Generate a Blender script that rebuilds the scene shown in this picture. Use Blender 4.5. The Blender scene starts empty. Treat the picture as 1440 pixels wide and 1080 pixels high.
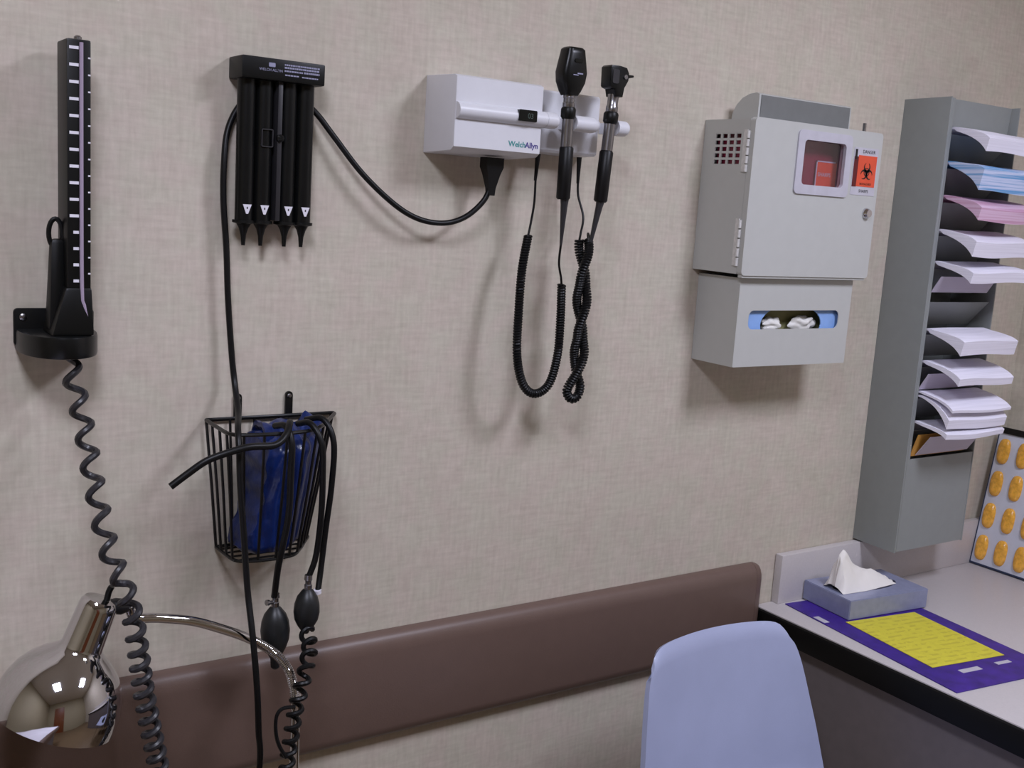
import bpy, bmesh, math, random
from mathutils import Vector, Matrix, noise

S = bpy.context.scene
COL = S.collection
random.seed(7)

# ------------------------------------------------------------------ camera
CAM_LOC = Vector((0.0, -1.6, 1.6))
YAW, PITCH, ROLL = math.radians(34.3), math.radians(-9.5), math.radians(3.7)
cd = bpy.data.cameras.new('camera')
cam = bpy.data.objects.new('camera', cd)
COL.objects.link(cam)
fw = Vector((math.sin(YAW) * math.cos(PITCH), math.cos(YAW) * math.cos(PITCH), math.sin(PITCH)))
rt = Vector((math.cos(YAW), -math.sin(YAW), 0))
up = rt.cross(fw)
r2 = math.cos(ROLL) * rt + math.sin(ROLL) * up
u2 = -math.sin(ROLL) * rt + math.cos(ROLL) * up
cam.matrix_world = Matrix(((r2.x, u2.x, -fw.x, CAM_LOC.x), (r2.y, u2.y, -fw.y, CAM_LOC.y),
                           (r2.z, u2.z, -fw.z, CAM_LOC.z), (0, 0, 0, 1)))
cd.sensor_width = 36.0
cd.lens = 1538.0 / 1440.0 * 36.0
cd.clip_start = 0.02
S.camera = cam

# ------------------------------------------------------------------ light and exposure
S.view_settings.view_transform = 'Standard'
S.view_settings.look = 'None'
S.view_settings.gamma = 1.0
S.view_settings.use_curve_mapping = False
S.view_settings.exposure = 0.0
world = bpy.data.worlds.new('world')
S.world = world
world.use_nodes = True
world.node_tree.nodes['Background'].inputs[0].default_value = (0.5, 0.5, 0.55, 1)
world.node_tree.nodes['Background'].inputs[1].default_value = 0.02

def troffer_light(name, x, y, sx, sy, power):
    ld = bpy.data.lights.new(name, 'AREA')
    ld.shape = 'RECTANGLE'
    ld.size, ld.size_y = sx, sy
    ld.energy = power
    ld.color = (0.955, 0.985, 1.2)
    lo = bpy.data.objects.new(name, ld)
    lo.location = (x, y, 2.585)
    COL.objects.link(lo)
    return lo

LIGHTS = [(-0.05, -1.38, 0.4, 0.6, 27.0), (1.66, -1.38, 0.4, 0.6, 26.0)]
for i, (x, y, sx, sy, p) in enumerate(LIGHTS):
    troffer_light('ceiling_lamp', x, y, sx, sy, p)

# ------------------------------------------------------------------ materials
def lin(c):
    return tuple(((v / 255) / 12.92 if v / 255 <= 0.04045 else ((v / 255 + 0.055) / 1.055) ** 2.4) for v in c)

def mat(name, rgb, rough=0.5, metal=0.0, rgb2=None, *, var=0.06, scale=40.0, bump=0.0, bscale=300.0, spec=0.5, coat=0.0, trans=0.0, stretch=None):
    m = bpy.data.materials.new(name)
    m.use_nodes = True
    nt = m.node_tree
    b = nt.nodes['Principled BSDF']
    c = lin(rgb)
    b.inputs['Roughness'].default_value = rough
    b.inputs['Metallic'].default_value = metal
    b.inputs['Specular IOR Level'].default_value = spec
    b.inputs['Coat Weight'].default_value = coat
    b.inputs['Transmission Weight'].default_value = trans
    tc = nt.nodes.new('ShaderNodeTexCoord')
    mp = nt.nodes.new('ShaderNodeMapping')
    if stretch:
        mp.inputs['Scale'].default_value = stretch
    nt.links.new(tc.outputs['Object'], mp.inputs['Vector'])
    n = nt.nodes.new('ShaderNodeTexNoise')
    n.inputs['Scale'].default_value = scale
    n.inputs['Detail'].default_value = 4
    nt.links.new(mp.outputs[0], n.inputs['Vector'])
    r = nt.nodes.new('ShaderNodeValToRGB')
    r.color_ramp.elements[0].position = 0.3
    r.color_ramp.elements[1].position = 0.7
    r.color_ramp.elements[0].color = tuple(v * (1 - var) for v in c) + (1,)
    r.color_ramp.elements[1].color = tuple(min(1, v * (1 + var)) for v in c) + (1,)
    if rgb2:
        r.color_ramp.elements[0].color = lin(rgb2) + (1,)
        r.color_ramp.elements[1].color = c + (1,)
        r.color_ramp.elements[0].position, r.color_ramp.elements[1].position = 0.42, 0.56
    nt.links.new(n.outputs['Fac'], r.inputs['Fac'])
    nt.links.new(r.outputs['Color'], b.inputs['Base Color'])
    if bump:
        n2 = nt.nodes.new('ShaderNodeTexNoise')
        n2.inputs['Scale'].default_value = bscale
        n2.inputs['Detail'].default_value = 3
        nt.links.new(mp.outputs[0], n2.inputs['Vector'])
        bp = nt.nodes.new('ShaderNodeBump')
        bp.inputs['Strength'].default_value = bump
        bp.inputs['Distance'].default_value = 0.002
        nt.links.new(n2.outputs['Fac'], bp.inputs['Height'])
        nt.links.new(bp.outputs['Normal'], b.inputs['Normal'])
    return m

def wallpaper():
    m = bpy.data.materials.new('woven_wallcovering')
    m.use_nodes = True
    nt = m.node_tree
    L = nt.links
    b = nt.nodes['Principled BSDF']
    b.inputs['Roughness'].default_value = 0.75
    b.inputs['Specular IOR Level'].default_value = 0.25
    tc = nt.nodes.new('ShaderNodeTexCoord')
    def nz(sx, sy, sz, sc, det):
        mp = nt.nodes.new('ShaderNodeMapping')
        mp.inputs['Scale'].default_value = (sx, sy, sz)
        L.new(tc.outputs['Object'], mp.inputs['Vector'])
        n = nt.nodes.new('ShaderNodeTexNoise')
        n.inputs['Scale'].default_value = sc
        n.inputs['Detail'].default_value = det
        L.new(mp.outputs[0], n.inputs['Vector'])
        return n.outputs['Fac']
    def mth(op, a, bb):
        n = nt.nodes.new('ShaderNodeMath')
        n.operation = op
        for i, v in enumerate((a, bb)):
            if isinstance(v, (int, float)):
                n.inputs[i].default_value = v
            else:
                L.new(v, n.inputs[i])
        return n.outputs[0]
    hor = nz(1, 1, 7, 20, 3)
    ver = nz(7, 7, 1, 20, 3)
    blo = nz(1, 1, 1, 9, 5)
    fine = nz(1, 1, 1, 90, 2)
    s = mth('ADD', mth('ADD', mth('MULTIPLY', hor, 0.33), mth('MULTIPLY', ver, 0.33)),
            mth('ADD', mth('MULTIPLY', blo, 0.17), mth('MULTIPLY', fine, 0.17)))
    r = nt.nodes.new('ShaderNodeValToRGB')
    e = r.color_ramp.elements
    e[0].position = 0.34
    e[0].color = lin((188, 178, 163)) + (1,)
    e[1].position = 0.66
    e[1].color = lin((211, 202, 187)) + (1,)
    L.new(s, r.inputs['Fac'])
    tint = nt.nodes.new('ShaderNodeMixRGB')
    tint.blend_type = 'MULTIPLY'
    tr = nt.nodes.new('ShaderNodeValToRGB')
    tr.color_ramp.elements[0].position = 0.4
    tr.color_ramp.elements[0].color = (1.0, 0.95, 0.97, 1)
    tr.color_ramp.elements[1].position = 0.6
    tr.color_ramp.elements[1].color = (0.95, 0.99, 0.955, 1)
    L.new(nz(1, 1, 1, 16, 3), tr.inputs['Fac'])
    tint.inputs[0].default_value = 0.6
    L.new(r.outputs['Color'], tint.inputs[1])
    L.new(tr.outputs['Color'], tint.inputs[2])
    L.new(tint.outputs[0], b.inputs['Base Color'])
    bp = nt.nodes.new('ShaderNodeBump')
    bp.inputs['Strength'].default_value = 0.25
    bp.inputs['Distance'].default_value = 0.002
    L.new(s, bp.inputs['Height'])
    L.new(bp.outputs['Normal'], b.inputs['Normal'])
    return m

M = {}
M['wall'] = wallpaper()
M['ceil'] = mat('ceiling_tile', (205, 196, 180), 0.9, bump=0.3, bscale=120)
M['floor'] = mat('vinyl_floor', (112, 92, 68), 0.4, var=0.12, scale=18)
M['paint'] = mat('tan_wall_paint', (160, 149, 122), 0.7, var=0.03)
M['wood'] = mat('door_wood', (120, 66, 34), 0.4, var=0.25, scale=6, stretch=(8, 8, 1))
M['rail'] = mat('mauve_vinyl', (108, 88, 79), 0.40, var=0.03, bump=0.10, bscale=500)
M['black'] = mat('black_plastic', (7, 8, 7), 0.42, spec=0.3, var=0.15)
M['black2'] = mat('satin_black_plastic', (14, 15, 15), 0.3, spec=0.3, var=0.15)
M['rubber'] = mat('black_rubber', (13, 13, 14), 0.42, spec=0.3, var=0.15)
M['hose'] = mat('grey_black_hose', (44, 43, 46), 0.38, var=0.1)
M['bulb'] = mat('bulb_rubber', (24, 26, 27), 0.42, var=0.15)
M['wire'] = mat('black_wire_enamel', (9, 9, 9), 0.35)
M['steel'] = mat('brushed_steel', (150, 148, 150), 0.28, 1.0)
M['chrome'] = mat('chrome', (208, 207, 210), 0.05, 1.0, var=0.02)
M['white'] = mat('white_plastic', (218, 218, 222), 0.38, var=0.015)
M['mark'] = mat('white_marking', (225, 222, 230), 0.5)
M['greymark'] = mat('grey_marking', (150, 150, 175), 0.5)
M['mauvetube'] = mat('glass_scale_tube', (165, 150, 170), 0.15, var=0.03)
M['display'] = mat('dark_display', (12, 16, 15), 0.12)
M['digit'] = mat('faint_display_digit', (62, 78, 70), 0.4)
M['teal'] = mat('teal_ink', (50, 140, 140), 0.5)
M['violet'] = mat('violet_ink', (60, 45, 130), 0.5)
M['cuff'] = mat('navy_nylon', (13, 36, 92), 0.28, var=0.25, scale=60, bump=0.4, bscale=90)
M['cabinet'] = mat('cream_enamel', (188, 189, 185), 0.36, var=0.015)
M['hinge'] = mat('worn_white_hinge', (210, 208, 204), 0.4, var=0.12, scale=160)
M['cabgrey'] = mat('grey_hood_panel', (116, 118, 117), 0.4, var=0.04)
M['pane'] = bpy.data.materials.new('thin_clear_pane')
M['pane'].use_nodes = True
_nt = M['pane'].node_tree
_tr = _nt.nodes.new('ShaderNodeBsdfTransparent')
_tr.inputs['Color'].default_value = (0.93, 0.88, 0.93, 1)
_gl = _nt.nodes.new('ShaderNodeBsdfGlossy')
_gl.inputs['Roughness'].default_value = 0.08
_mx = _nt.nodes.new('ShaderNodeMixShader')
_mx.inputs[0].default_value = 0.07
_nt.links.new(_tr.outputs[0], _mx.inputs[1])
_nt.links.new(_gl.outputs[0], _mx.inputs[2])
_nt.links.new(_mx.outputs[0], _nt.nodes['Material Output'].inputs['Surface'])
M['winframe'] = mat('pale_frame', (192, 190, 199), 0.35)
M['red'] = mat('red_container', (136, 42, 64), 0.3, var=0.12, scale=15)
M['redlabel'] = mat('orange_red_label', (222, 84, 54), 0.5)
M['darklabel'] = mat('dark_red_ink', (95, 24, 26), 0.5)
M['ink'] = mat('black_ink', (22, 18, 18), 0.5)
M['blue'] = mat('light_blue_card', (140, 178, 235), 0.5)
M['cardgreen'] = mat('inner_card', (150, 146, 100), 0.7)
M['glove'] = mat('white_glove_latex', (232, 230, 224), 0.5)
M['rack'] = mat('grey_green_enamel', (140, 144, 142), 0.4, var=0.025)
M['paper'] = mat('white_paper', (236, 233, 246), 0.7, var=0.09, scale=1, stretch=(3, 3, 520))
M['paperblue'] = mat('blue_paper', (206, 216, 244), 0.65, 0.0, (104, 162, 212), scale=1, stretch=(4, 4, 190))
M['paperpink'] = mat('pink_paper', (224, 192, 216), 0.65, 0.0, (204, 156, 184), scale=1, stretch=(4, 4, 240))
M['paperlav'] = mat('pale_lilac_paper', (190, 182, 198), 0.7, var=0.04, scale=1, stretch=(3, 3, 700))
M['folder'] = mat('amber_card', (192, 140, 62), 0.6, var=0.1)
M['laminate'] = mat('pinkish_laminate', (199, 193, 192), 0.38, var=0.03, scale=260)
M['edge'] = mat('black_vinyl_edge', (7, 7, 7), 0.5, spec=0.25)
M['panel'] = mat('grey_brown_panel', (120, 112, 112), 0.55, var=0.05)
M['purple'] = mat('purple_cover', (58, 30, 132), 0.42, var=0.28, scale=30)
def printed_yellow():
    m = mat('yellow_printed_paper', (214, 204, 62), 0.6, var=0.05, scale=60)
    nt = m.node_tree
    L = nt.links
    b = nt.nodes['Principled BSDF']
    src = b.inputs['Base Color'].links[0].from_socket
    tc = nt.nodes.new('ShaderNodeTexCoord')
    mp = nt.nodes.new('ShaderNodeMapping')
    mp.inputs['Rotation'].default_value = (0, 0, math.radians(8))
    L.new(tc.outputs['Object'], mp.inputs['Vector'])
    w = nt.nodes.new('ShaderNodeTexWave')
    w.bands_direction = 'Y'
    w.inputs['Scale'].default_value = 19
    L.new(mp.outputs[0], w.inputs['Vector'])
    m2 = nt.nodes.new('ShaderNodeMapping')
    m2.inputs['Scale'].default_value = (48, 61, 1)
    L.new(mp.outputs[0], m2.inputs['Vector'])
    n = nt.nodes.new('ShaderNodeTexNoise')
    n.inputs['Scale'].default_value = 1.0
    L.new(m2.outputs[0], n.inputs['Vector'])
    a = nt.nodes.new('ShaderNodeMath')
    a.operation = 'GREATER_THAN'
    a.inputs[1].default_value = 0.62
    L.new(w.outputs['Fac'], a.inputs[0])
    c = nt.nodes.new('ShaderNodeMath')
    c.operation = 'GREATER_THAN'
    c.inputs[1].default_value = 0.5
    L.new(n.outputs['Fac'], c.inputs[0])
    d = nt.nodes.new('ShaderNodeMath')
    d.operation = 'MULTIPLY'
    L.new(a.outputs[0], d.inputs[0])
    L.new(c.outputs[0], d.inputs[1])
    e = nt.nodes.new('ShaderNodeMath')
    e.operation = 'MULTIPLY'
    e.inputs[1].default_value = 0.4
    L.new(d.outputs[0], e.inputs[0])
    x = nt.nodes.new('ShaderNodeMixRGB')
    L.new(e.outputs[0], x.inputs[0])
    L.new(src, x.inputs[1])
    x.inputs[2].default_value = lin((172, 156, 52)) + (1,)
    L.new(x.outputs[0], b.inputs['Base Color'])
    return m
M['yellow'] = printed_yellow()
M['tissuebox'] = mat('slate_blue_card', (140, 145, 172), 0.25, var=0.06, scale=70)
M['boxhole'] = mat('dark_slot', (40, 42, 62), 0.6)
M['tissue'] = mat('soft_tissue', (240, 236, 230), 0.9, var=0.02)
M['board'] = mat('pale_grey_board', (208, 211, 222), 0.4, var=0.04)
M['navy'] = mat('navy_edging', (44, 54, 78), 0.4)
M['amber'] = mat('amber_capsule', (236, 172, 66), 0.25, var=0.22, scale=110, bump=0.35, bscale=120, coat=0.4)
M['chair'] = mat('lavender_plastic', (167, 174, 203), 0.42, var=0.03, scale=14, bump=0.05, bscale=500)
M['socket'] = mat('black_swivel', (25, 24, 26), 0.35)
M['diffuser'] = mat('lamp_diffuser', (240, 240, 245), 0.5)

# ------------------------------------------------------------------ mesh helpers
def V(*a):
    return Vector(a if len(a) > 1 else a[0])

def box(bm, x0, x1, y0, y1, z0, z1, bev=0.0, seg=2):
    vs = [bm.verts.new((x, y, z)) for x in (x0, x1) for y in (y0, y1) for z in (z0, z1)]
    fs = [(0, 1, 3, 2), (4, 6, 7, 5), (0, 4, 5, 1), (2, 3, 7, 6), (0, 2, 6, 4), (1, 5, 7, 3)]
    faces = [bm.faces.new([vs[i] for i in f]) for f in fs]
    if bev > 0:
        es = list({e for f in faces for e in f.edges})
        bmesh.ops.bevel(bm, geom=es, offset=bev, segments=seg, affect='EDGES', profile=0.6)
    return bm

def hexa(bm, pts, bev=0.0):
    """pts: 4 bottom corners then 4 top corners (same order)"""
    vs = [bm.verts.new(p) for p in pts]
    fs = [(3, 2, 1, 0), (4, 5, 6, 7), (0, 1, 5, 4), (1, 2, 6, 5), (2, 3, 7, 6), (3, 0, 4, 7)]
    faces = [bm.faces.new([vs[i] for i in f]) for f in fs]
    bmesh.ops.recalc_face_normals(bm, faces=faces)
    if bev > 0:
        es = list({e for f in faces for e in f.edges})
        bmesh.ops.bevel(bm, geom=es, offset=bev, segments=2, affect='EDGES', profile=0.6)
    return bm

def prism(bm, pts, axis, a, b, bev=0.0):
    """polygon pts (2-D) extruded along an axis between a and b. axis x: (y,z), y: (x,z), z: (x,y)"""
    def p3(p, t):
        return {'x': (t, p[0], p[1]), 'y': (p[0], t, p[1]), 'z': (p[0], p[1], t)}[axis]
    va = [bm.verts.new(p3(p, a)) for p in pts]
    vb = [bm.verts.new(p3(p, b)) for p in pts]
    n = len(pts)
    fs = [bm.faces.new(va), bm.faces.new(vb[::-1])]
    for i in range(n):
        fs.append(bm.faces.new((va[i], vb[i], vb[(i + 1) % n], va[(i + 1) % n])))
    bmesh.ops.recalc_face_normals(bm, faces=fs)
    if bev > 0:
        es = list(fs[0].edges) + list(fs[1].edges)
        bmesh.ops.bevel(bm, geom=es, offset=bev, segments=2, affect='EDGES', profile=0.6)
    return bm

def rrect(x0, x1, z0, z1, r, n=6):
    pts = []
    for cx, cz, a0 in ((x1 - r, z1 - r, 0), (x0 + r, z1 - r, 90), (x0 + r, z0 + r, 180), (x1 - r, z0 + r, 270)):
        for i in range(n + 1):
            a = math.radians(a0 + 90 * i / n)
            pts.append((cx + r * math.cos(a), cz + r * math.sin(a)))
    return pts

def ring_prism(bm, outer, inner, axis, a, b):
    """frame between two loops with equal counts"""
    def p3(p, t):
        return {'x': (t, p[0], p[1]), 'y': (p[0], t, p[1]), 'z': (p[0], p[1], t)}[axis]
    L = [[bm.verts.new(p3(p, t)) for p in lp] for t in (a, b) for lp in (outer, inner)]
    n = len(outer)
    fs = []
    for i in range(n):
        j = (i + 1) % n
        fs.append(bm.faces.new((L[0][i], L[0][j], L[1][j], L[1][i])))
        fs.append(bm.faces.new((L[2][i], L[3][i], L[3][j], L[2][j])))
        fs.append(bm.faces.new((L[0][i], L[2][i], L[2][j], L[0][j])))
        fs.append(bm.faces.new((L[1][i], L[1][j], L[3][j], L[3][i])))
    bmesh.ops.recalc_face_normals(bm, faces=fs)
    return bm

def spline(pts, step=0.006):
    pts = [Vector(p) for p in pts]
    if len(pts) < 3:
        return pts
    out = []
    P = [2 * pts[0] - pts[1]] + pts + [2 * pts[-1] - pts[-2]]
    for i in range(1, len(P) - 2):
        p0, p1, p2, p3 = P[i - 1], P[i], P[i + 1], P[i + 2]
        n = max(2, int((p2 - p1).length / step))
        for k in range(n):
            t = k / n
            out.append(0.5 * ((2 * p1) + (p2 - p0) * t + (2 * p0 - 5 * p1 + 4 * p2 - p3) * t * t + (-p0 + 3 * p1 - 3 * p2 + p3) * t ** 3))
    out.append(pts[-1])
    return out

def frames(path):
    T = []
    for i in range(len(path)):
        a = path[max(0, i - 1)]
        b = path[min(len(path) - 1, i + 1)]
        T.append((b - a).normalized())
    n = T[0].orthogonal().normalized()
    N = []
    for t in T:
        n = (n - t * n.dot(t))
        n = n.normalized() if n.length > 1e-8 else t.orthogonal().normalized()
        N.append(n.copy())
    return T, N

def sweep(bm, path, rad, seg=10, closed=False):
    T, N = frames(path)
    rings = []
    m = len(path)
    for i, p in enumerate(path):
        r = rad(i / max(1, m - 1)) if callable(rad) else rad
        b = T[i].cross(N[i])
        rings.append([bm.verts.new(p + r * (math.cos(2 * math.pi * k / seg) * N[i] + math.sin(2 * math.pi * k / seg) * b)) for k in range(seg)])
    last = m if closed else m - 1
    for i in range(last):
        A, B = rings[i], rings[(i + 1) % m]
        for k in range(seg):
            bm.faces.new((A[k], A[(k + 1) % seg], B[(k + 1) % seg], B[k]))
    if not closed:
        bm.faces.new(rings[0][::-1])
        bm.faces.new(rings[-1])
    return bm

def tube(bm, pts, rad, seg=10, step=0.006):
    return sweep(bm, spline(pts, step), rad, seg)

def coil(bm, pts, R, r, pitch, per=14, seg=6, phase=0.0, hand=1):
    """helical tube round a smooth path; pitch may be a function of the fraction along it"""
    path = spline(pts, 0.003)
    T, N = frames(path)
    d = [0.0]
    for i in range(1, len(path)):
        d.append(d[-1] + (path[i] - path[i - 1]).length)
    total = d[-1]
    out = []
    s, ang, j = 0.0, phase, 0
    while s < total:
        while j < len(d) - 2 and d[j + 1] < s:
            j += 1
        f = (s - d[j]) / max(1e-9, d[j + 1] - d[j])
        p = path[j].lerp(path[j + 1], f)
        b = T[j].cross(N[j])
        RR = R(s / total) if callable(R) else R
        out.append(p + RR * (math.cos(ang) * N[j] + math.sin(ang) * b))
        pt = pitch(s / total) if callable(pitch) else pitch
        s += pt / per
        ang += hand * 2 * math.pi / per
    sweep(bm, out, r, seg)
    return bm

def lathe(bm, prof, org, axis, seg=28, capA=True, capB=True, sx=1.0):
    """prof: (distance along axis, radius)"""
    org, axis = Vector(org), Vector(axis).normalized()
    n = axis.orthogonal().normalized()
    if abs(axis.z) < 0.9:
        n = Vector((0, 0, 1)).cross(axis).normalized()
    else:
        n = Vector((1, 0, 0)) - axis * axis.x
        n.normalize()
    b = axis.cross(n)
    rings = [[bm.verts.new(org + axis * h + r * (sx * math.cos(2 * math.pi * k / seg) * n + math.sin(2 * math.pi * k / seg) * b)) for k in range(seg)] for h, r in prof]
    for A, B in zip(rings, rings[1:]):
        for k in range(seg):
            bm.faces.new((A[k], A[(k + 1) % seg], B[(k + 1) % seg], B[k]))
    if capA:
        bm.faces.new(rings[0][::-1])
    if capB:
        bm.faces.new(rings[-1])
    return bm

def loft(bm, loops, cap=True):
    rings = [[bm.verts.new(p) for p in lp] for lp in loops]
    n = len(rings[0])
    for A, B in zip(rings, rings[1:]):
        for k in range(n):
            bm.faces.new((A[k], A[(k + 1) % n], B[(k + 1) % n], B[k]))
    if cap:
        bm.faces.new(rings[0][::-1])
        bm.faces.new(rings[-1])
    bmesh.ops.recalc_face_normals(bm, faces=bm.faces)
    return bm

def NB():
    return bmesh.new()

def thing(name, label, cat, loc, group=None):
    o = bpy.data.objects.new(name, None)
    o.empty_display_size = 0.03
    o.location = loc
    COL.objects.link(o)
    o['label'] = label
    o['category'] = cat
    if group:
        o['group'] = group
    return o

def wloc(o):
    l = Vector(o.location)
    while o.parent:
        o = o.parent
        l += Vector(o.location)
    return l

def obj(name, bm, m, parent=None, smooth=True, origin=None, label=None):
    if parent is not None:
        base = wloc(parent)
        if origin is None:
            c = [v.co for v in bm.verts]
            origin = sum(c, Vector()) / len(c)
        org = Vector(origin)
    else:
        c = [v.co for v in bm.verts]
        lo = Vector((min(v.x for v in c), min(v.y for v in c), min(v.z for v in c)))
        hi = Vector((max(v.x for v in c), max(v.y for v in c), max(v.z for v in c)))
        org = Vector(origin) if origin is not None else Vector(((lo.x + hi.x) / 2, (lo.y + hi.y) / 2, lo.z))
    bmesh.ops.translate(bm, verts=bm.verts, vec=-org)
    me = bpy.data.meshes.new(name)
    bm.to_mesh(me)
    bm.free()
    if smooth:
        me.polygons.foreach_set('use_smooth', [True] * len(me.polygons))
        try:
            me.set_sharp_from_angle(angle=math.radians(38))
        except Exception:
            pass
    me.materials.append(m)
    o = bpy.data.objects.new(name, me)
    COL.objects.link(o)
    if parent is not None:
        o.parent = parent
        o.location = org - base
    else:
        o.location = org
    if label:
        o['label'] = label
    return o

def tag(o, label, cat, group=None, kind=None):
    o['label'] = label
    o['category'] = cat
    if group:
        o['group'] = group
    if kind:
        o['kind'] = kind
    return o

def struct(name, bm, m, smooth=False):
    o = obj(name, bm, m, None, smooth, origin=(0, 0, 0))
    o['kind'] = 'structure'
    return o

def lettering(bm, s, size, org, xdir, ydir, depth=0.0004, align='LEFT', bold=0.0):
    cu = bpy.data.curves.new('t', 'FONT')
    cu.body = s
    cu.size = size
    cu.offset = bold
    cu.align_x = align
    cu.resolution_u = 3
    to = bpy.data.objects.new('t', cu)
    COL.objects.link(to)
    dg = bpy.context.evaluated_depsgraph_get()
    me = bpy.data.meshes.new_from_object(to.evaluated_get(dg))
    xd, yd = Vector(xdir).normalized(), Vector(ydir).normalized()
    zd = xd.cross(yd)
    tb = bmesh.new()
    tb.from_mesh(me)
    r = bmesh.ops.extrude_face_region(tb, geom=tb.faces[:])
    bmesh.ops.translate(tb, verts=[g for g in r['geom'] if isinstance(g, bmesh.types.BMVert)], vec=(0, 0, depth))
    mp = {v: bm.verts.new(Vector(org) + xd * v.co.x + yd * v.co.y + zd * v.co.z) for v in tb.verts}
    for f in tb.faces:
        try:
            bm.faces.new([mp[v] for v in f.verts])
        except ValueError:
            pass
    tb.free()
    bpy.data.objects.remove(to)
    bpy.data.curves.remove(cu)
    bpy.data.meshes.remove(me)
    return bm

def screw(name, p, parent, r=0.0035, axis=(0, -1, 0)):
    return obj(name, lathe(NB(), [(0, r), (0.001, r), (0.0022, r * 0.6)], p, axis, 14), M['steel'], parent)

# ------------------------------------------------------------------ room shell
RX, LX, FY, CZ = 2.667, -1.3, -3.4, 2.6
struct('floor', box(NB(), LX - .1, RX + .1, FY - .1, .1, -.1, 0), M['floor'])
struct('ceiling', box(NB(), LX - .1, RX + .1, FY - .1, .1, CZ, CZ + .1), M['ceil'])
struct('wall_back', box(NB(), LX - .1, RX + .1, 0, .1, 0, CZ), M['wall'])
struct('wall_right', box(NB(), RX, RX + .1, FY, 0, 0, CZ), M['wall'])
struct('wall_left', box(NB(), LX - .1, LX, FY, 0, 0, CZ), M['paint'])
struct('wall_front', box(NB(), LX, RX, FY - .1, FY, 0, CZ), M['paint'])
struct('baseboard_back', box(NB(), LX, 1.80, -.012, 0, 0, .1, .003), M['black'])
d = struct('door_1', box(NB(), -.6, .3, FY, FY + .04, 0, 2.05, .004), M['wood'])
obj('door_handle', lathe(NB(), [(0, .01), (.04, .01), (.045, .026), (.065, .026), (.07, .01)], (.22, FY + .04, 1.0), (0, 1, 0), 20), M['steel'], d)

# ceiling light fittings the room is lit by
for (x, y, sx, sy, p) in LIGHTS:
    t = thing('ceiling_light', 'recessed fluorescent ceiling panel above the wall instruments' if x < 1 else 'recessed fluorescent ceiling panel above the counter corner', 'light', (x, y, 2.585), None)
    bm = ring_prism(NB(), rrect(x - sx / 2 - .03, x + sx / 2 + .03, y - sy / 2 - .03, y + sy / 2 + .03, .004, 2), rrect(x - sx / 2, x + sx / 2, y - sy / 2, y + sy / 2, .004, 2), 'z', 2.58, CZ)
    obj('frame', bm, M['white'], t, False)
    obj('diffuser', box(NB(), x - sx / 2, x + sx / 2, y - sy / 2, y + sy / 2, 2.588, CZ), M['diffuser'], t, False)

# ------------------------------------------------------------------ wall guard rail
t = thing('bumper_rail', 'long mauve vinyl bumper rail running low along the wall behind the chair', 'rail', (0.4, 0, .66))
prof = [(-.0015, .660), (-.012, .660), (-.020, .664), (-.026, .672), (-.029, .684), (-.029, .822), (-.0275, .833), (-.0235, .843), (-.0175, .850), (-.010, .853), (-.0015, .853)]
obj('rail_cover', prism(NB(), prof, 'x', LX + .002, 1.750), M['rail'], t)
ends = []
for x, k in ((1.7505, 1.0), (1.760, .97), (1.767, .88), (1.7705, .70)):
    ends.append([(x, p[0] * k, .757 + (p[1] - .757) * (1 - (1 - k) * .35)) for p in prof])
obj('end_cap', loft(NB(), ends), M['rail'], t)

# ------------------------------------------------------------------ wall sphygmomanometer (far left)
t = thing('blood_pressure_gauge', 'tall black scaled column gauge standing on a bracket at the far left of the wall', 'blood pressure gauge', (.318, 0, 1.355))
obj('column', box(NB(), .3195, .3495, -.080, -.022, 1.42, 1.768, .003), M['black'], t)
bm = NB()
for i in range(16):
    z = 1.757 - .0213 * i
    x0 = .3225 if i < 11 else .327
    box(bm, x0, .334, -.0806, -.0795, z - .0019, z + .0019)
    box(bm, .3455, .3485, -.0806, -.0795, z - .0125, z - .0105)
obj('scale_marks', bm, M['mark'], t, False, label='white graduation ticks')
obj('glass_tube', tube(NB(), [(.3372, -.081, 1.764), (.3372, -.081, 1.60), (.3376, -.081, 1.45), (.340, -.081, 1.428), (.346, -.081, 1.408)], .0026, 8), M['mauvetube'], t, label='pale mauve tube')
obj('top_screw', lathe(NB(), [(0, .005), (.004, .005), (.006, .003)], (.337, -.062, 1.768), (0, 0, 1), 14), M['steel'], t)
bm = NB()
hexa(bm, [(.299, -.085, 1.386), (.353, -.085, 1.386), (.353, -.02, 1.386), (.299, -.02, 1.386),
          (.3175, -.0815, 1.45), (.3505, -.0815, 1.45), (.3505, -.022, 1.45), (.3175, -.022, 1.45)], .004)
obj('reservoir', bm, M['black'], t)
bm = NB()
hexa(bm, [(.299, -.066, 1.39), (.321, -.066, 1.39), (.321, -.034, 1.39), (.299, -.034, 1.39),
          (.304, -.058, 1.512), (.321, -.058, 1.512), (.321, -.042, 1.512), (.304, -.042, 1.512)], .006)
h = obj('side_handle', bm, M['black'], t)
ring = [V(.311 + .0085 * math.cos(a), -.05, 1.519 + .019 * math.sin(a)) for a in [2 * math.pi * i / 24 for i in range(24)]]
obj('hook_loop', sweep(NB(), ring, .0032, 8, closed=True), M['rubber'], h)
br = []
for i in range(25):
    a = math.pi * i / 24
    br.append((.318 + .050 * math.cos(a), -.012 - .088 * math.sin(a) ** .8))
obj('bracket_tray', prism(NB(), [(.368, 0)] + br + [(.268, 0)], 'z', 1.356, 1.386, .004), M['black2'], t)
bp_ = obj('bracket_plate', prism(NB(), rrect(.266, .370, 1.362, 1.414, .006), 'y', -.006, 0, .001), M['black'], t)
screw('screw', (.278, -.006, 1.402), bp_, .005)
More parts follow.
